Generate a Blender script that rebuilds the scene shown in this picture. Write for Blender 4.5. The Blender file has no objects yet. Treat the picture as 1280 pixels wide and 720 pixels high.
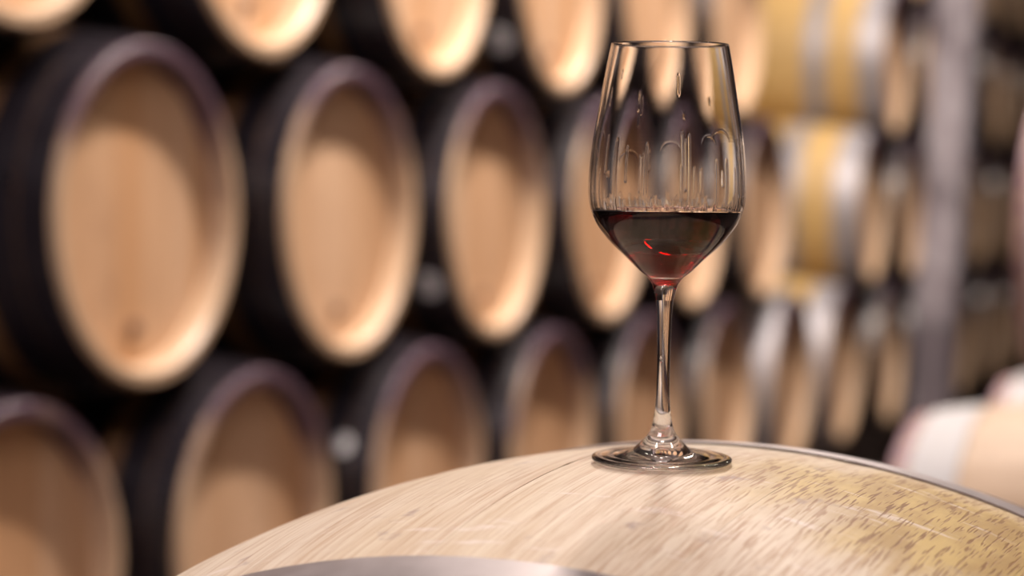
import bpy, math, random
from mathutils import Vector, Matrix
random.seed(7)
S = bpy.context.scene
C = S.collection
PI = math.pi

# ------------------------------------------------------------------ camera
CAMZ = 1.1595
F_PX = 2489.0
cam_d = bpy.data.cameras.new('camera')
cam = bpy.data.objects.new('camera', cam_d); C.objects.link(cam)
cam_d.sensor_width = 36.0
cam_d.lens = F_PX / 1280 * 36.0
cam.matrix_world = (Matrix.Translation((0, 0, CAMZ)) @ Matrix.Rotation(math.radians(90 - 2.76), 4, 'X')
                    @ Matrix.Rotation(math.radians(0.7), 4, 'Z'))
cam_d.clip_start = 0.05; cam_d.clip_end = 60
cam_d.dof.use_dof = True
cam_d.dof.focus_distance = 0.998
cam_d.dof.aperture_fstop = 4.0
S.camera = cam

# wall frame: the stack of barrels recedes to the right at angle A
A = math.radians(24.6)
DIR = Vector((math.sin(A), math.cos(A), 0))        # along the wall
NRM = Vector((math.cos(A), -math.sin(A), 0))       # out of the wall into the aisle
P0 = Vector((-2.15, 0, 0))
def W(s, d, z):
    p = P0 + DIR * s + NRM * d
    return Vector((p.x, p.y, z))

# ------------------------------------------------------------------ world, lights, exposure
world = bpy.data.worlds.new('world'); S.world = world; world.use_nodes = True
bg = world.node_tree.nodes['Background']
bg.inputs[0].default_value = (0.80, 0.62, 0.70, 1); bg.inputs[1].default_value = 0.035

def area(name, loc, target, size, size_y, power, col, spread=180):
    l = bpy.data.lights.new(name, 'AREA'); l.shape = 'RECTANGLE'; l.size = size; l.size_y = size_y
    l.energy = power; l.color = col; l.spread = math.radians(spread)
    o = bpy.data.objects.new(name, l); C.objects.link(o); o.location = loc
    d = Vector(target) - Vector(loc)
    o.rotation_euler = d.to_track_quat('-Z', 'Y').to_euler()
    return o
WARM = (1.0, 0.86, 0.77); NEUT = (1.0, 0.90, 0.82)
# ceiling lamps along the aisle, close to the heads of the stack
for s_, pw in ((4.45, 112), (6.5, 84), (8.9, 38)):
    area('overhead_light', W(s_, 0.70, 3.5), W(s_, 0.15, 0.9), 1.0, 0.08, pw, WARM, 160)
# added point lights over the cask, for its brightness and sparkles in the glass
for x_, y_, pw in ((0.05, 0.55, 26), (0.30, 1.75, 8), (-0.75, 1.7, 9), (1.15, 1.0, 12), (0.55, 0.1, 10), (-.5, 0.8, 9), (.9, .4, 7)):
    l = bpy.data.lights.new('cask_fill_light', 'POINT'); l.energy = pw; l.color = NEUT; l.shadow_soft_size = .08
    o = bpy.data.objects.new('cask_fill_light', l); C.objects.link(o); o.location = (x_, y_, 2.95)
area('overhead_light', (-0.9, -0.6, 3.1), (-0.8, 2.6, 0.9), 1.2, 0.5, 42, (1.0, .80, .88))  # added fill from behind the camera, pink to lift the shadows
# unseen light added left of the stack for sheen on the black hoops
area('hoop_sheen_light', (-2.7, 1.9, 1.9), (0.0, 4.2, 1.2), 0.35, 0.8, 34, (.95, .92, 1.0))

S.view_settings.view_transform = 'Standard'
S.view_settings.look = 'None'
S.view_settings.exposure = 0.0
S.view_settings.gamma = 1.0
S.view_settings.use_curve_mapping = False
S.cycles.use_denoising = True
S.cycles.max_bounces = 24
S.cycles.transmission_bounces = 20
S.cycles.glossy_bounces = 8
S.cycles.sample_clamp_indirect = 8.0
S.cycles.blur_glossy = 0.3

# ------------------------------------------------------------------ materials
class NT:
    def __init__(s, name):
        s.m = bpy.data.materials.new(name); s.m.use_nodes = True
        s.t = s.m.node_tree; s.t.nodes.clear()
        s.out = s.n('ShaderNodeOutputMaterial')
    def n(s, typ, **kw):
        nd = s.t.nodes.new(typ)
        for k, v in kw.items():
            if k.startswith('i_'):
                nd.inputs[k[2:].replace('_', ' ')].default_value = v
            else: setattr(nd, k, v)
        return nd
    def l(s, a, b): s.t.links.new(a, b)
    def principled(s, **kw):
        p = s.n('ShaderNodeBsdfPrincipled')
        for k, v in kw.items(): p.inputs[k.replace('_', ' ')].default_value = v
        s.l(p.outputs[0], s.out.inputs[0]); return p
    def math(s, op, a, b=None, c=None, clamp=False):
        nd = s.n('ShaderNodeMath', operation=op); nd.use_clamp = clamp
        for i, v in enumerate((a, b, c)):
            if v is None: continue
            if isinstance(v, (int, float)): nd.inputs[i].default_value = v
            else: s.l(v, nd.inputs[i])
        return nd.outputs[0]
    def mix(s, fac, a, b, mode='MIX'):
        nd = s.n('ShaderNodeMix', data_type='RGBA', blend_type=mode)
        for sock, v in ((nd.inputs[0], fac), (nd.inputs[6], a), (nd.inputs[7], b)):
            if isinstance(v, (int, float)): sock.default_value = v
            elif isinstance(v, tuple): sock.default_value = v if len(v) == 4 else v + (1,)
            else: s.l(v, sock)
        return nd.outputs[2]
    def mapped(s, coord, scale, loc=None):
        mp = s.n('ShaderNodeMapping'); mp.inputs['Scale'].default_value = scale
        s.l(coord, mp.inputs[0])
        if loc is not None: s.l(loc, mp.inputs[1])
        return mp.outputs[0]
    def noise(s, vec, scale=1.0, detail=3, rough=0.55):
        nd = s.n('ShaderNodeTexNoise'); nd.inputs['Scale'].default_value = scale
        nd.inputs['Detail'].default_value = detail; nd.inputs['Roughness'].default_value = rough
        s.l(vec, nd.inputs['Vector']); return nd.outputs['Fac']
    def ramp(s, fac, a, b):
        nd = s.n('ShaderNodeMapRange'); nd.interpolation_type = 'SMOOTHSTEP'
        nd.inputs[1].default_value = a; nd.inputs[2].default_value = b
        s.l(fac, nd.inputs[0]); return nd.outputs[0]
    def rand_vec(s, k=37.0):
        oi = s.n('ShaderNodeObjectInfo')
        cb = s.n('ShaderNodeCombineXYZ')
        r = s.math('MULTIPLY', oi.outputs['Random'], k)
        for i in range(3): s.l(r, cb.inputs[i])
        return oi.outputs['Random'], cb.outputs[0]

def mat_head_oak(name, a, b, dark):
    """oak head boards: grain runs up the board (local Z)"""
    t = NT(name); tc = t.n('ShaderNodeTexCoord').outputs['Object']
    rnd, rv = t.rand_vec()
    g = t.noise(t.mapped(tc, (8, 8, 1.2), rv), 1, 3)
    fine = t.noise(t.mapped(tc, (160, 160, 7), rv), 1, 2)
    col = t.mix(t.ramp(g, .3, .7), a, b)
    col = t.mix(t.math('MULTIPLY', t.ramp(fine, .52, .75), .35), col, dark)
    col = t.mix(t.math('MULTIPLY', rnd, .85), col, (b[0]*.92, b[1]*.76, b[2]*.56))
    sm = t.ramp(t.noise(t.mapped(tc, (5, 5, 5), rv), 1, 3), .56, .74)
    col = t.mix(t.math('MULTIPLY', sm, .28), col, dark)
    p = t.principled(Roughness=.62); t.l(col, p.inputs['Base Color'])
    bp = t.n('ShaderNodeBump'); bp.inputs['Strength'].default_value = .2; bp.inputs['Distance'].default_value = .001
    t.l(fine, bp.inputs['Height']); t.l(bp.outputs[0], p.inputs['Normal'])
    return t.m

def mat_body_oak(name, a, b, dark):
    """stave bodies of the stacked barrels: grain along local X"""
    t = NT(name); tc = t.n('ShaderNodeTexCoord').outputs['Object']
    rnd, rv = t.rand_vec()
    g = t.noise(t.mapped(tc, (1.2, 9, 9), rv), 1, 3)
    fine = t.noise(t.mapped(tc, (7, 160, 160), rv), 1, 2)
    col = t.mix(t.ramp(g, .3, .7), a, b)
    col = t.mix(t.math('MULTIPLY', t.ramp(fine, .5, .75), .4), col, dark)
    p = t.principled(Roughness=.55); t.l(col, p.inputs['Base Color'])
    return t.m

def mat_chime(name, wood, stain):
    """stave ends: bare oak below, soaked purple with wine over the top"""
    t = NT(name); tc = t.n('ShaderNodeTexCoord').outputs['Object']
    rnd, rv = t.rand_vec()
    sp = t.n('ShaderNodeSeparateXYZ'); t.l(tc, sp.inputs[0])
    nz = t.noise(t.mapped(tc, (6, 6, 6), rv), 1, 3)
    h = t.math('ADD', sp.outputs[2], t.math('MULTIPLY', t.math('SUBTRACT', nz, .5), .45))
    k = t.ramp(h, .34, .58)
    col = t.mix(k, wood, stain)
    p = t.principled(Roughness=.42); t.l(col, p.inputs['Base Color'])
    return t.m

def mat_metal(name, col, metallic, rough, var=.25, scale=14):
    t = NT(name); tc = t.n('ShaderNodeTexCoord').outputs['Object']
    rnd, rv = t.rand_vec()
    nz = t.noise(t.mapped(tc, (scale, scale, scale), rv), 1, 4)
    c = t.mix(nz, tuple(x*(1-var) for x in col), tuple(min(1, x*(1+var)) for x in col))
    p = t.principled(Roughness=rough, Metallic=metallic); t.l(c, p.inputs['Base Color'])
    t.l(t.math('ADD', t.math('MULTIPLY', t.math('SUBTRACT', nz, .5), .3), rough), p.inputs['Roughness'])
    return t.m

M = {}
M['head'] = mat_head_oak('head_oak', (.67, .455, .295), (.57, .365, .22), (.25, .13, .07))
M['body'] = mat_body_oak('body_oak', (.22, .115, .045), (.17, .082, .03), (.07, .035, .02))
M['body_pale'] = mat_body_oak('body_oak_pale', (.62, .42, .17), (.52, .34, .12), (.25, .14, .06))
M['body_cream'] = mat_body_oak('body_oak_cream', (.42, .30, .20), (.36, .255, .165), (.22, .14, .08))
M['chime'] = mat_chime('stained_chime', (.52, .37, .24), (.085, .048, .070))
M['chime_p'] = mat_chime('stained_chime_pink', (.22, .13, .14), (.24, .14, .17))
M['black'] = mat_metal('black_hoop_paint', (.015, .012, .016), 0.0, .30)
M['galv'] = mat_metal('galvanised_hoop', (.36, .35, .37), .5, .52)
M['grey'] = mat_metal('pale_grey_hoop', (.40, .40, .41), .0, .6, .08)
M['steel'] = mat_metal('worn_steel_hoop', (.33, .30, .30), .7, .48, .35, 30)
M['tag'] = mat_metal('white_glint', (.80, .80, .80), 0, .35, .05)  # plain white that paints a glint onto a hoop
M['bung'] = mat_metal('dark_wood_bung', (.16, .085, .05), 0, .6)
def mat_column():
    t = NT('weathered_grey_column'); tc = t.n('ShaderNodeTexCoord').outputs['Object']
    a = t.ramp(t.noise(t.mapped(tc, (3.2, 3.2, 2.4)), 1, 4), .43, .57)
    b = t.ramp(t.noise(t.mapped(tc, (16, 16, 9)), 1, 3), .45, .6)
    c = t.mix(a, (.13, .115, .13), (.40, .37, .40)); c = t.mix(t.math('MULTIPLY', b, .4), c, (.16, .12, .14))
    p = t.principled(Roughness=.6); t.l(c, p.inputs['Base Color']); return t.m
M['column'] = mat_column()
M['floor'] = mat_metal('cellar_floor_concrete', (.11, .085, .075), 0, .8, .3, 3)
M['wall'] = mat_metal('cellar_wall_plaster', (.05, .035, .03), 0, .9, .3, 2)
M['ceil'] = mat_metal('ceiling_plaster', (.72, .68, .68), 0, .9, .1, 2)
M['plinth'] = mat_metal('plinth_concrete', (.14, .11, .10), 0, .85, .3, 5)

def mat_front_oak():
    """the big cask: grain along UV v, pinkish pale oak with an olive stain on one shoulder"""
    t = NT('big_cask_oak')
    uv = t.n('ShaderNodeUVMap').outputs[0]
    sp = t.n('ShaderNodeSeparateXYZ'); t.l(uv, sp.inputs[0])
    u, v = sp.outputs[0], sp.outputs[1]
    rnd, rv = t.rand_vec(11.0)
    broad = t.noise(t.mapped(uv, (9, 3, 1), rv), 1, 4)
    grain = t.noise(t.mapped(uv, (150, 5, 1), rv), 1, 4, .65)
    fibre = t.noise(t.mapped(uv, (400, 9, 1), rv), 1, 4, .7)
    col = t.mix(t.ramp(grain, .3, .7), (.63, .545, .405), (.54, .43, .295))
    col = t.mix(t.math('MULTIPLY', t.ramp(broad, .35, .65), .45), col, (.67, .605, .51))
    col = t.mix(t.math('MULTIPLY', t.ramp(fibre, .47, .66), .7), col, (.42, .285, .18))
    # olive-yellow stain on the right shoulder (its own ragged outline)
    n1 = t.noise(t.mapped(uv, (14, 9, 1)), 1, 5, .6)
    du = t.math('DIVIDE', t.math('SUBTRACT', u, .16), .135)
    dv = t.math('DIVIDE', t.math('SUBTRACT', v, .022), .115)
    rr = t.math('SQRT', t.math('ADD', t.math('MULTIPLY', du, du), t.math('MULTIPLY', dv, dv)))
    st = t.ramp(t.math('SUBTRACT', t.math('ADD', rr, t.math('MULTIPLY', t.math('SUBTRACT', n1, .5), 1.3)), 0), 1.22, .42)
    n2 = t.noise(t.mapped(uv, (30, 12, 1)), 1, 4, .6)
    stc = t.mix(t.ramp(n2, .35, .62), (.52, .385, .145), (.37, .25, .095))
    col = t.mix(t.math('MULTIPLY', st, .95), col, stc)
    # purplish smear inside the stain, pale scuffs and mildew-grey patches
    n3 = t.noise(t.mapped(uv, (24, 18, 1)), 1.3, 4, .6)
    col = t.mix(t.math('MULTIPLY', t.ramp(n3, .60, .72), .6), col, (.26, .19, .185))
    n4 = t.noise(t.mapped(uv, (10, 40, 1)), 1.1, 5, .7)
    col = t.mix(t.math('MULTIPLY', t.ramp(n4, .57, .68), .5), col, (.74, .68, .64))
    # open pores: short dark dashes along the grain
    pn = t.noise(t.mapped(uv, (740, 46, 1), rv), 1, 1.0, .5)
    pm = t.ramp(pn, .54, .64)
    reg = t.ramp(t.noise(t.mapped(uv, (26, 16, 1), rv), 1, 3), .35, .65)
    right = t.ramp(u, -.05, .10)
    amt = t.math('ADD', t.math('MULTIPLY', t.math('ADD', t.math('MULTIPLY', reg, .30), t.math('MULTIPLY', right, .38)), .8), t.math('MULTIPLY', st, .40), clamp=True)
    col = t.mix(t.math('MULTIPLY', pm, amt), col, t.mix(st, (.32, .18, .095), (.19, .095, .04)))
    p = t.principled(Roughness=.6); t.l(col, p.inputs['Base Color'])
    p.inputs['Specular IOR Level'].default_value = .3
    bp = t.n('ShaderNodeBump'); bp.inputs['Strength'].default_value = .35; bp.inputs['Distance'].default_value = .0006
    hh = t.math('SUBTRACT', t.math('MULTIPLY', grain, .6), t.math('MULTIPLY', pm, .5))
    t.l(hh, bp.inputs['Height']); t.l(bp.outputs[0], p.inputs['Normal'])
    return t.m
M['front'] = mat_front_oak()

t = NT('clear_glass')
g = t.n('ShaderNodeBsdfGlass'); g.inputs['IOR'].default_value = 1.5; g.inputs['Roughness'].default_value = 0.0
g.inputs['Color'].default_value = (.985, .985, .985, 1); t.l(g.outputs[0], t.out.inputs[0]); M['glass'] = t.m
t = NT('red_wine')
g = t.n('ShaderNodeBsdfGlass'); g.inputs['IOR'].default_value = 1.345; g.inputs['Roughness'].default_value = 0.0
g.inputs['Color'].default_value = (1, 1, 1, 1); t.l(g.outputs[0], t.out.inputs[0])
at = t.n('ShaderNodeAttribute'); at.attribute_name = 'ior'; t.l(at.outputs['Fac'], g.inputs['IOR'])   # wine to air on top, wine to glass below
va = t.n('ShaderNodeVolumeAbsorption'); va.inputs['Color'].default_value = (.75, .01, .03, 1)
va.inputs['Density'].default_value = 215; t.l(va.outputs[0], t.out.inputs[1]); M['wine'] = t.m

# ------------------------------------------------------------------ mesh helpers
def mesh(name, verts, faces, smooth=False, uvs=None):
    me = bpy.data.meshes.new(name); me.from_pydata([tuple(v) for v in verts], [], faces); me.update()
    if smooth: me.polygons.foreach_set('use_smooth', [True] * len(me.polygons))
    if uvs is not None:
        ul = me.uv_layers.new(name='UVMap')
        for lp in me.loops: ul.data[lp.index].uv = uvs[lp.vertex_index]
    return me
def link(name, me, mat=None, parent=None):
    o = bpy.data.objects.new(name, me); C.objects.link(o)
    if mat is not None and me is not None and not me.materials: me.materials.append(mat)
    if parent: o.parent = parent
    return o
def tag(o, label=None, cat=None, group=None, kind=None):
    for k, v in (('label', label), ('category', cat), ('group', group), ('kind', kind)):
        if v: o[k] = v
    return o
def lathe_x(prof, seg, cz, name, closed=False, jitter=None):
    """revolve (x, r) around the X axis through height cz"""
    vs, fs = [], []
    n = len(prof)
    for k in range(seg):
        a = 2 * PI * k / seg; dr = jitter(k) if jitter else 0
        for x, r in prof: vs.append((x, (r + dr) * math.sin(a), cz + (r + dr) * math.cos(a)))
    for k in range(seg):
        k2 = (k + 1) % seg
        for j in range(n if closed else n - 1):
            j2 = (j + 1) % n
            fs.append((k*n + j, k*n + j2, k2*n + j2, k2*n + j))
    return mesh(name, vs, fs)
def shade_by_angle(me, deg=35):
    me.polygons.foreach_set('use_smooth', [True] * len(me.polygons))
    me.set_sharp_from_angle(angle=math.radians(deg))
    return me
def box(name, x0, x1, y0, y1, z0, z1):
    v = [(x, y, z) for x in (x0, x1) for y in (y0, y1) for z in (z0, z1)]
    f = [(0, 1, 3, 2), (4, 6, 7, 5), (0, 4, 5, 1), (2, 3, 7, 6), (0, 2, 6, 4), (1, 5, 7, 3)]
    return mesh(name, v, f)

# ------------------------------------------------------------------ setting
fl = link('floor', box('floor', -12, 14, -4, 22, -.1, 0), M['floor']); tag(fl, kind='structure')
ce = link('ceiling', box('ceiling', -12, 14, -4, 22, 3.6, 3.7), M['ceil']); tag(ce, kind='structure')
wb = link('wall_back', box('wall_back', -3, 19, -.2, 0, 0, 3.6), M['wall'])
wb.location = W(0, -1.12, 0); wb.rotation_euler.z = PI/2 - A
wb.data.transform(Matrix.Translation((0, .2, 0))); tag(wb, kind='structure')

# ------------------------------------------------------------------ stacked barrels
RB, RH, HL = .335, .289, .47
def rad(x, rb=RB, rh=RH, hl=HL): return rb - (rb - rh) * (x / hl) ** 2

def body_mesh():
    n = 20; xs = [-HL + .014 + (2*HL - .028) * i / n for i in range(n + 1)]
    me = lathe_x([(x, rad(x)) for x in xs], 96, RB, 'stave_body', jitter=lambda k: -.0016 if k % 3 == 0 else 0)
    return shade_by_angle(me, 60)
def chime_mesh(sg, e0=.014):
    r = rad(HL)
    p = [(HL - e0, rad(HL - e0)), (HL - .003, r + .0005), (HL, r - .003), (HL, r - .019), (HL - .012, r - .027), (HL - .060, r - .029)]
    p = [(sg * x, q) for x, q in p]
    if sg < 0: p = p[::-1]
    return shade_by_angle(lathe_x(p, 72, RB, 'chime'), 30)
HEAD_R = rad(HL) - .0285
def board_mesh(y0, y1, x_face, th=.018):
    """vertical strip of the round head between y0 and y1"""
    g = .0007; y0 += g; y1 -= g
    ys = [y0 + (y1 - y0) * i / 6 for i in range(7)]
    top = [(y, math.sqrt(max(0, HEAD_R**2 - y*y))) for y in ys]
    loop = [(y, z) for y, z in top] + [(y, -z) for y, z in reversed(top)]
    loop = [p for i, p in enumerate(loop) if i == 0 or (abs(p[0]-loop[i-1][0]) + abs(p[1]-loop[i-1][1])) > 1e-5]
    if abs(loop[0][0]-loop[-1][0]) + abs(loop[0][1]-loop[-1][1]) < 1e-5: loop.pop()
    n = len(loop)
    vs = [(x_face, y, RB + z) for y, z in loop] + [(x_face - th, y, RB + z) for y, z in loop]
    fs = [tuple(range(n - 1, -1, -1)), tuple(range(n, 2*n))] + [(i, (i+1) % n, n + (i+1) % n, n + i) for i in range(n)]
    me = mesh('head_board', vs, fs)
    me.validate(); return me
def hoop_mesh(x0, x1, th=.003):
    xs = [x0, (x0 + x1)/2, x1]
    p = [(x, rad(x) + .0003) for x in xs] + [(x, rad(x) + th) for x in reversed(xs)]
    return shade_by_angle(lathe_x(p, 72, RB, 'hoop', closed=True), 30)
BODY = [body_mesh() for _ in range(3)]
BODY[0].materials.append(M['body']); BODY[1].materials.append(M['body_pale']); BODY[2].materials.append(M['body_cream'])
CH = [chime_mesh(1), chime_mesh(-1)]
CHP = [chime_mesh(1, .031), chime_mesh(-1, .031)]
for m in CH: m.materials.append(M['chime'])
for m in CHP: m.materials.append(M['chime_p'])
edges = [-HEAD_R, -.205, -.128, -.050, .036, .112, .198, HEAD_R]
BOARDS = [board_mesh(edges[i], edges[i+1], HL - .046) for i in range(7)]
for m in BOARDS: m.materials.append(M['head'])
def disc_x(x, r, name):
    vs = [(x, 0, RB)] + [(x, r * math.sin(2*PI*k/48), RB + r * math.cos(2*PI*k/48)) for k in range(48)]
    vs2 = [(x + .018, v[1], v[2]) for v in vs]
    fs = [(0, 1 + k, 1 + (k+1) % 48) for k in range(48)] + [(49, 50 + (k+1) % 48, 50 + k) for k in range(48)]
    return mesh(name, vs + vs2, fs)
BACK = disc_x(-HL + .046, HEAD_R, 'back_head'); BACK.materials.append(M['head'])
BX = [HL - .066, HL - .130, .225]
HW = [.053, .060, .075]
def hoops(mat):
    out = []
    for c, w in zip(BX, HW):
        for m in (hoop_mesh(c, c + w), hoop_mesh(-c - w, -c)):
            m.materials.append(mat); out.append(m)
    return out
H_BLACK = hoops(M['black'])
BX, HW = [.370, .165], [.088, .075]
H_GALV = hoops(M['galv'])
BX, HW = [HL - .112, .150], [.080, .050]
H_ISLAND = hoops(M['grey'])
def bung_mesh():
    x = HL - .046; r0, r1 = .014, .011; n = 16; vs, fs = [], []
    for (xx, r) in ((x - .002, r0), (x + .012, r1)):
        vs += [(xx, r*math.cos(2*PI*k/n), RB - .195 + r*math.sin(2*PI*k/n)) for k in range(n)]
    fs = [(k, (k+1) % n, n + (k+1) % n, n + k) for k in range(n)] + [tuple(range(n, 2*n))]
    return mesh('head_bung', vs, fs)
BUNG = bung_mesh(); BUNG.materials.append(M['bung'])

def barrel(center, style, label, group, turn=0.0):
    """center: middle of the barrel; front head looks along local +X"""
    e = bpy.data.objects.new('barrel', None); C.objects.link(e); e.empty_display_size = .1
    e.location = (center[0], center[1], center[2] - RB); e.rotation_euler = (0, 0, -A + turn)
    tag(e, label, 'barrel', group)
    link('stave_body', BODY[style], None, e)
    for m in (CH if style < 2 else CHP): link('chime', m, None, e)
    for m in BOARDS: link('head_board', m, None, e)
    link('back_head', BACK, None, e)
    for m in (H_BLACK, H_GALV, H_ISLAND)[style]: link('hoop', m, None, e)
    link('head_bung', BUNG, None, e)
    return e

ORD = ['first', 'second', 'third', 'fourth', 'fifth', 'sixth', 'seventh', 'eighth', 'ninth', 'tenth',
       'eleventh', 'twelfth', 'thirteenth', 'fourteenth', 'fifteenth']
S0, SP = 3.69, .677
ZM = CAMZ - .045
DZ = math.sqrt((2*RB + .002)**2 - (SP/2)**2)
PALE = {('bottom', 6), ('bottom', 7), ('middle', 7), ('upper', 8), ('topmost', 8)}      # blond barrels with bare metal hoops around the gap
GLINTS = {('middle', 2): (.400, 2.13), ('upper', 3): (.392, 2.19), ('bottom', 2): (.392, 1.22, .02)}
rows = [('bottom', -.5, ZM - DZ, list(range(0, 15))),
        ('middle', 0.0, ZM, [i for i in range(0, 14) if i != 6]),
        ('upper', -.5, ZM + DZ, [i for i in range(0, 14) if i not in (6, 7)]),
        ('topmost', 0.0, ZM + 2*DZ, [8, 9, 10, 11, 12])]
def glint_disc(e, x, phi, size=.032):
    """small round white disc on the outer hoop, standing in for a glint; phi measured from the top towards the near side"""
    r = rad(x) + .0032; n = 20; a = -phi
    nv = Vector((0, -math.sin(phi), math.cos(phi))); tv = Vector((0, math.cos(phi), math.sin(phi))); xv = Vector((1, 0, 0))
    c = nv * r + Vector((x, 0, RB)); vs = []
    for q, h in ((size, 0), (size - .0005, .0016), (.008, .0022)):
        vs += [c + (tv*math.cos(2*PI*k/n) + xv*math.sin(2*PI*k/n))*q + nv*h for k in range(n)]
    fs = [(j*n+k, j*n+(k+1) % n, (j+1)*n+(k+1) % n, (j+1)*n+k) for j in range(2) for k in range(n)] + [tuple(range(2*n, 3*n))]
    o = link('hoop_glint', mesh('hoop_glint', vs, fs), M['tag'], e); o['label'] = 'small round white disc standing in for a glint on the hoop'
for rname, ph, z, idx in rows:
    for n, i in enumerate(idx):
        style = 0
        if (rname, i) in PALE: style = 1
        s = S0 + SP * (i + ph)
        hoop_word = 'black' if style == 0 else 'grey'
        lab = f'{hoop_word}-hooped oak barrel, {ORD[n]} from the left in the {rname} row of the wall stack'
        d = -HL + .022 + random.uniform(-.006, .006)
        near = s - 3.69
        if near < 1.2: d -= .022 * (1.2 - near)                      # the first barrels sit a little deeper
        be = barrel(W(s, d, z), style, lab, f'barrels in the {rname} row of the wall stack', random.uniform(-.012, .012) + .058)
        if (rname, i) in GLINTS: glint_disc(be, *GLINTS[(rname, i)])
pl = link('trim_1', box('trim_1', 0, 14.5, -.80, -.14, 0, ZM - DZ - RB), M['plinth'])
pl.location = W(2.6, 0, 0); pl.rotation_euler.z = PI/2 - A
pl.data.transform(Matrix.Scale(-1, 4, (0, 1, 0))); pl.data.flip_normals(); tag(pl, kind='structure')

# island of barrels across the aisle, seen from their long side
ZI = .517
isl = [((.632, 3.23), ZI, 'pale oak barrel lying beside the big cask, broad bright hoop near its end'),
       ((.940, 3.903), ZI, 'oak barrel just behind the bright-hooped barrel, its pinkish end rim and grey hoop showing'),
       ((1.094, 4.240), ZI + math.sqrt((2*RB+.002)**2 - .37**2), 'barrel at eye level cut by the right edge of the picture, purple end rim'),
       ((1.248, 4.576), ZI, 'third barrel of the low island row, far right behind the other two')]
for (x, y), z, lab in isl:
    c = Vector((x + .03, y, 0)) + NRM * HL
    barrel((c.x, c.y, z), 2, lab, 'island barrels across the aisle')
p2 = link('trim_2', box('trim_2', .14, .80, -.5, 2.4, 0, ZI - RB), M['plinth'])
p2.location = (.632, 3.23, 0); p2.rotation_euler.z = -A; tag(p2, kind='structure')

# grey column standing in front of the stack
def column():
    h, w = 3.5, .074
    vs, fs = [], []
    prof = [(-w, -w+.012), (-w+.012, -w), (w-.012, -w), (w, -w+.012), (w, w-.012), (w-.012, w), (-w+.012, w), (-w, w-.012)]
    zs = [0, .02, h]
    for z in zs: vs += [(x, y, z) for x, y in prof]
    for j in range(len(zs) - 1):
        fs += [(j*8 + k, j*8 + (k+1) % 8, (j+1)*8 + (k+1) % 8, (j+1)*8 + k) for k in range(8)]
    fs += [tuple(range(7, -1, -1)), tuple(range(16, 24))]
    e = bpy.data.objects.new('support_column', None); C.objects.link(e)
    tag(e, 'grey mottled square column standing in front of the far barrels', 'column')
    link('shaft', mesh('shaft', vs, fs), M['column'], e)
    link('base_plate', box('base_plate', -.14, .14, -.14, .14, 0, .018), M['steel'], e)
    for sx in (-1, 1):
        for sy in (-1, 1):
            n = 6; v = [(sx*.115 + .012*math.cos(2*PI*k/n), sy*.115 + .012*math.sin(2*PI*k/n), z) for z in (.018, .032) for k in range(n)]
            f = [(k, (k+1) % n, n+(k+1) % n, n+k) for k in range(n)] + [tuple(range(n, 2*n))]
            link('anchor_bolt', mesh('anchor_bolt', v, f), M['steel'], e)
    return e
col = column()
zc = 7.45; col.location = ((1163 - 640) / F_PX * zc, zc, 0); col.rotation_euler = (0, math.radians(2.6), -A)

# ------------------------------------------------------------------ the big cask in front
FY = math.radians(25.2); FP = math.radians(2.15); FR, FE, FL = .5102, .3795, .45
FC = Vector((.0812, 1.0405, .5102))
FROT = Matrix.Rotation(-FY, 3, 'Z') @ Matrix.Rotation(FP, 3, 'X')
def fr(t): return FR - (FR - FE) * (t / .475) ** 2
cask = bpy.data.objects.new('large_cask', None); C.objects.link(cask)
cask.location = FC - FROT @ Vector((0, 0, FR)); cask.rotation_euler = (FP, 0, -FY)      # local +Y is the cask axis
tag(cask, 'large pale oak cask lying on its side with the wine glass standing on it', 'barrel')
NS = 27
ang = [0.0]
for k in range(NS): ang.append(ang[-1] + random.uniform(.8, 1.2))
tot = ang[-1]; ang = [a / tot * 2 * PI for a in ang]
# shift so that one joint runs just left of the glass
JOINT = -.0885
best = min(range(NS), key=lambda k: abs(ang[k] - PI)); off = JOINT - ang[best]
ts = sorted([-FL + 2*FL*i/40 for i in range(41)] + [-.12 + .0035*i + .0001 for i in range(46)]); nt = len(ts) - 1
for k in range(NS):
    a0, a1 = ang[k] + off, ang[k+1] + off
    na = 8; vs, fs, uv = [], [], []
    prof = []
    for j in range(na + 1):
        f = j / na
        edge = .0004 * (max(0, 1 - min(f, 1-f) * na * 1.2)) ** 2
        prof.append((f, edge))
    for i, tt in enumerate(ts):
        r = fr(tt)
        crack = (.00025 + .0007 * math.exp(-((tt + .004) / .006) ** 2)) * math.exp(-((tt + .02) / .05) ** 2)   # the joint left of the glass has opened
        g0 = (.0001 + (crack if k == best else 0)) / r; g1 = (.0001 + (crack if k == (best - 1) % NS else 0)) / r
        for f, edge in prof + [(1, .03), (0, .03)]:
            a = a0 + g0 + (a1 - a0 - g0 - g1) * f
            vs.append(((r - edge) * math.sin(a), tt, FR + (r - edge) * math.cos(a))); uv.append((((a + PI) % (2*PI) - PI) * FR, tt))
    m = na + 3
    for i in range(nt):
        for j in range(m):
            j2 = (j + 1) % m
            fs.append((i*m + j, i*m + j2, (i+1)*m + j2, (i+1)*m + j))
    fs += [tuple(range(m - 1, -1, -1)), tuple(range(nt*m, nt*m + m))]
    fs = [tuple(reversed(q)) for q in fs]
    # keep uv continuous when the stave straddles the back seam
    if max(q[0] for q in uv) - min(q[0] for q in uv) > FR * PI:
        uv = [(q[0] if q[0] > 0 else q[0] + 2*PI*FR, q[1]) for q in uv]
    me = mesh('stave', vs, fs, uvs=uv); me.flip_normals(); shade_by_angle(me, 40)
    link('stave', me, M['front'], cask)
def lathe_y(prof, seg, cz, name, closed=False):
    me = lathe_x(prof, seg, cz, name, closed)
    me.transform(Matrix.Rotation(PI/2, 4, 'Z')); return me
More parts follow.
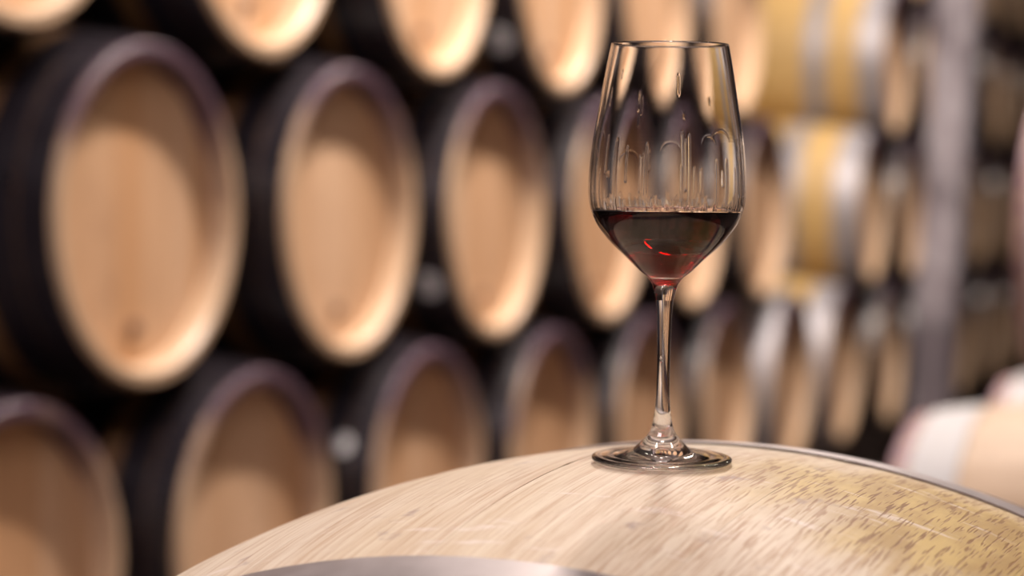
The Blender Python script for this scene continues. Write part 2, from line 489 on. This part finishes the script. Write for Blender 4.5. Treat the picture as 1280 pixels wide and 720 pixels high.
def fhoop(t0, t1, mat, th=.0022):
    n = 4; xs = [t0 + (t1 - t0)*i/n for i in range(n + 1)]
    p = [(x, fr(x) + .0004) for x in xs] + [(x, fr(x) + th - (.0008 if i in (0, n) else 0)) for i, x in reversed(list(enumerate(xs)))]
    o = link('hoop', shade_by_angle(lathe_y(p, 160, FR, 'hoop', True), 30), mat, cask)
    for k in range(2):                                   # rivets at the overlap, under the cask side
        a = 2.1; x = (t0 + t1)/2 + (k - .5)*.02; r = fr(x) + th
        vs = [(r*math.sin(a), x, FR + r*math.cos(a))]
        link('rivet', rivet_mesh(x, r, a), mat, o)
def rivet_mesh(x, r, a):
    n = 10; vs = []; nv = Vector((math.sin(a), 0, math.cos(a))); tv = Vector((math.cos(a), 0, -math.sin(a))); yv = Vector((0, 1, 0))
    c = nv * r + Vector((0, x, FR))
    for q, h in ((.005, -.0003), (.0042, .0015), (.002, .0024)):
        for k in range(n): vs.append(c + (tv*math.cos(2*PI*k/n) + yv*math.sin(2*PI*k/n))*q + nv*h)
    fs = [(j*n+k, j*n+(k+1) % n, (j+1)*n+(k+1) % n, (j+1)*n+k) for j in range(2) for k in range(n)] + [tuple(range(2*n, 3*n))]
    return mesh('rivet', vs, fs)
for t0, t1 in ((-.2165, -.1715), (.124, .164), (.235, .275), (-.325, -.285), (.392, .437), (-.437, -.392)):
    fhoop(t0, t1, M['steel'])
hr = fr(FL) - .0302
for sg in (-1, 1):
    ed = [-hr + 2*hr*i/7 for i in range(8)]
    hd = bpy.data.objects.new('cask_head', None); C.objects.link(hd); hd.parent = cask
    for i in range(7):
        y0, y1 = ed[i] + .0004, ed[i+1] - .0004
        ys = [y0 + (y1-y0)*q/6 for q in range(7)]
        top = [(y, math.sqrt(max(1e-6, hr*hr - y*y))) for y in ys]
        loop = top + [(y, -z) for y, z in reversed(top)]; n = len(loop)
        xa, xb = sg*(FL - .05), sg*(FL - .075)
        vs = [(y, xa, FR + z) for y, z in loop] + [(y, xb, FR + z) for y, z in loop]
        fs = [tuple(range(n)), tuple(range(2*n-1, n-1, -1))] + [(q, n+q, n+(q+1) % n, (q+1) % n) for q in range(n)]
        link('head_board', mesh('head_board', vs, fs), M['head'], hd)

# ------------------------------------------------------------------ wine glass
MM = .001
def catmull(pts, per=8):
    out = []; P = [pts[0]] + list(pts) + [pts[-1]]
    for i in range(1, len(P) - 2):
        p0, p1, p2, p3 = P[i-1], P[i], P[i+1], P[i+2]
        d = [max(1e-6, math.dist(a, b)) ** .5 for a, b in ((p0, p1), (p1, p2), (p2, p3))]
        for k in range(per):
            t = k / per; q = []
            for c in range(2):
                m1 = (p2[c]-p1[c]) if d[0] < 2e-3 else d[1]*((p1[c]-p0[c])/d[0] - (p2[c]-p0[c])/(d[0]+d[1]) + (p2[c]-p1[c])/d[1])
                m2 = (p2[c]-p1[c]) if d[2] < 2e-3 else d[1]*((p2[c]-p1[c])/d[1] - (p3[c]-p1[c])/(d[1]+d[2]) + (p3[c]-p2[c])/d[2])
                a = 2*(p1[c]-p2[c]) + m1 + m2; b = -3*(p1[c]-p2[c]) - 2*m1 - m2
                q.append(a*t**3 + b*t*t + m1*t + p1[c])
            out.append(tuple(q))
    out.append(pts[-1]); return out
foot_o = [(0.01, .35), (12, .3), (26, .15), (34.8, 0.0), (36.1, .4), (36.5, 1.2), (36.2, 2.0), (35.2, 2.45), (31.5, 2.62), (28, 2.92), (24.5, 3.05), (20.5, 3.75), (16.6, 4.9), (13.6, 7.3), (9.9, 11.0), (7.6, 13.6)]
stem_o = [(7.6, 13.6), (6.2, 16.3), (5.1, 20.0), (4.15, 26), (3.6, 34), (3.35, 45), (3.45, 58), (3.8, 72), (4.15, 79), (4.6, 84)]
bowl_o = [(4.6, 84), (5.5, 88), (6.8, 92), (9.2, 95.6), (13.0, 98.6), (19.9, 105.4), (29.5, 114.6), (36.4, 123.6), (39.2, 130.4), (40.3, 136), (40.6, 144), (39.0, 164), (35.5, 185), (32.6, 202.5), (30.2, 215.0)]
rim = [(30.05, 215.6), (29.6, 215.8), (29.15, 215.6)]
bowl_i = [(29.0, 215.0), (31.4, 202.5), (34.3, 185), (37.8, 164), (39.4, 144), (39.1, 136), (38.0, 130.4), (35.1, 124.4), (28.0, 115.4), (18.4, 106.8), (11.2, 101.0), (5.5, 98.0), (0.01, 97.2)]
def lathe_z(prof, seg, name, disp=None, flip=False):
    n = len(prof); vs = []
    for k in range(seg):
        a = 2*PI*k/seg; ca, sa = math.cos(a), math.sin(a)
        for r, z in prof:
            q = r + (disp(a, r, z) if disp else 0)
            vs.append((q*ca*MM, q*sa*MM, z*MM))
    fs = []
    for k in range(seg):
        k2 = (k+1) % seg
        for j in range(n-1): fs.append((k*n+j, k2*n+j, k2*n+j+1, k*n+j+1))
    if flip: fs = [tuple(reversed(f)) for f in fs]
    me = mesh(name, vs, fs, smooth=True); return me
# wine legs and droplets left on the inside of the bowl
LEVEL = 129.6
rg = random.Random(5)
legs = []
for k in range(30):
    legs.append((rg.uniform(0, 2*PI), rg.uniform(150, 172), rg.uniform(.3, .5), rg.uniform(.04, .11), rg.uniform(134, 152) if rg.random() < .45 else LEVEL))
for k in range(95):
    legs.append((rg.uniform(0, 2*PI), LEVEL + rg.uniform(3, 9), rg.uniform(.25, .6), rg.uniform(.08, .22), LEVEL))
for k in range(10):
    z1 = rg.uniform(180, 208); legs.append((rg.uniform(0, 2*PI), z1, rg.uniform(.2, .35), rg.uniform(.05, .12), z1 - rg.uniform(2, 10)))
arcs = [(rg.uniform(0, 2*PI), rg.uniform(160, 172), rg.uniform(.10, .2)) for k in range(6)]
def legdisp(a, r, z):
    d = 0.0
    for la, zt, w, h, zb in legs:
        if z > zt + 1 or z < zb - 1.5: continue
        x = ((a - la + PI) % (2*PI) - PI) * r
        if abs(x) > 3*w: continue
        f = min(1, max(0, (zt + 1 - z)/2)) * (1 if zb <= LEVEL else min(1, max(0, (z - zb + 1.5)/1.2)))
        ww = w * (1.0 if zb <= LEVEL or z > zb + 2 else 1.35)
        d += h * f * math.exp(-(x/ww)**2)
    for la, z0, ra in arcs:                      # scalloped upper edge of the film
        x = ((a - la + PI) % (2*PI) - PI) / ra
        if abs(x) < 1:
            zz = z0 + 5*math.sqrt(1 - x*x) - 5
            d += .035 * math.exp(-((z - zz)/.4)**2)
    return -min(d, .5)
GX = FC + FROT @ Vector((.002, .0096, fr(.0096)))
GZ = GX.z + .0004
gl = bpy.data.objects.new('wine_glass', None); C.objects.link(gl)
gl.location = (GX.x, GX.y, GZ); TILT = (math.radians(1.5), math.radians(.15)); gl.rotation_euler = (TILT[0], TILT[1], 0)
tag(gl, 'clear stemmed wine glass a third full of red wine, standing on the large cask', 'wine glass')
link('foot', lathe_z(catmull(foot_o, 6), 160, 'foot'), M['glass'], gl)
stem = link('stem', lathe_z(catmull(stem_o, 6), 96, 'stem'), M['glass'], gl)
inner = catmull(bowl_i, 1)
def dense(pts, step):
    out = [pts[0]]
    for a, b in zip(pts, pts[1:]):
        n = max(1, int(math.dist(a, b) / step))
        for q in range(1, n + 1): out.append((a[0] + (b[0]-a[0])*q/n, a[1] + (b[1]-a[1])*q/n))
    return out
inner_d = [p for p in dense(catmull(bowl_i, 12), .55) if p[1] > LEVEL + .55]
bowl_open = catmull(bowl_o, 10) + rim
n_out = len(bowl_open)
bo = link('bowl', lathe_z(bowl_open + inner_d[:1], 192, 'bowl'), M['glass'], gl)
inn = lathe_z(inner_d, 768, 'bowl_inside', legdisp)
RL = [p for p in catmull(bowl_i, 40) if p[1] > LEVEL][-1][0]
def level(me, lo, blend):
    for v in me.vertices:                      # the surface stays level though the glass leans
        z = v.co.z / MM
        if z > lo:
            k = max(0, 1 - max(0, z - LEVEL - .6) / blend)
            v.co.z -= k * (v.co.y * math.tan(TILT[0]) - v.co.x * math.tan(TILT[1]))
level(inn, LEVEL, 6)
ib = link('inner_wall', inn, M['glass'], gl); ib['label'] = 'inside of the bowl with wine legs and droplets'
# small drop on the stem
dv = lathe_z([(0.01, -1.6), (.7, -1.2), (.95, -.2), (.75, .8), (.35, 1.5), (.01, 1.9)], 16, 'water_drop')
dr = link('water_drop', dv, M['glass'], gl); dr.location = (-.0016, -.0030, .0535)

# wine filling the bowl, top face dished up at the rim
wi = [p for p in reversed(catmull(bowl_i, 12)) if p[1] < LEVEL + .5]
n_side = len(wi)
rl = wi[-1][0]
wi += [(rl - .15, LEVEL + .42), (rl - .6, LEVEL + .12), (rl - 1.6, LEVEL), (rl * .6, LEVEL), (.01, LEVEL)]
wme = lathe_z(wi, 192, 'red_wine')
iat = wme.attributes.new('ior', 'FLOAT', 'FACE')
nj = len(wi) - 1
iat.data.foreach_set('value', [(1.345/1.5 if (f % nj) < n_side - 1 else 1.345) for f in range(len(wme.polygons))])
level(wme, LEVEL - 2.0, 6)
wo = link('red_wine', wme, M['wine'])
wo.location = gl.location; wo.rotation_euler = gl.rotation_euler
tag(wo, 'dark red wine filling the lower third of the glass bowl', 'wine')
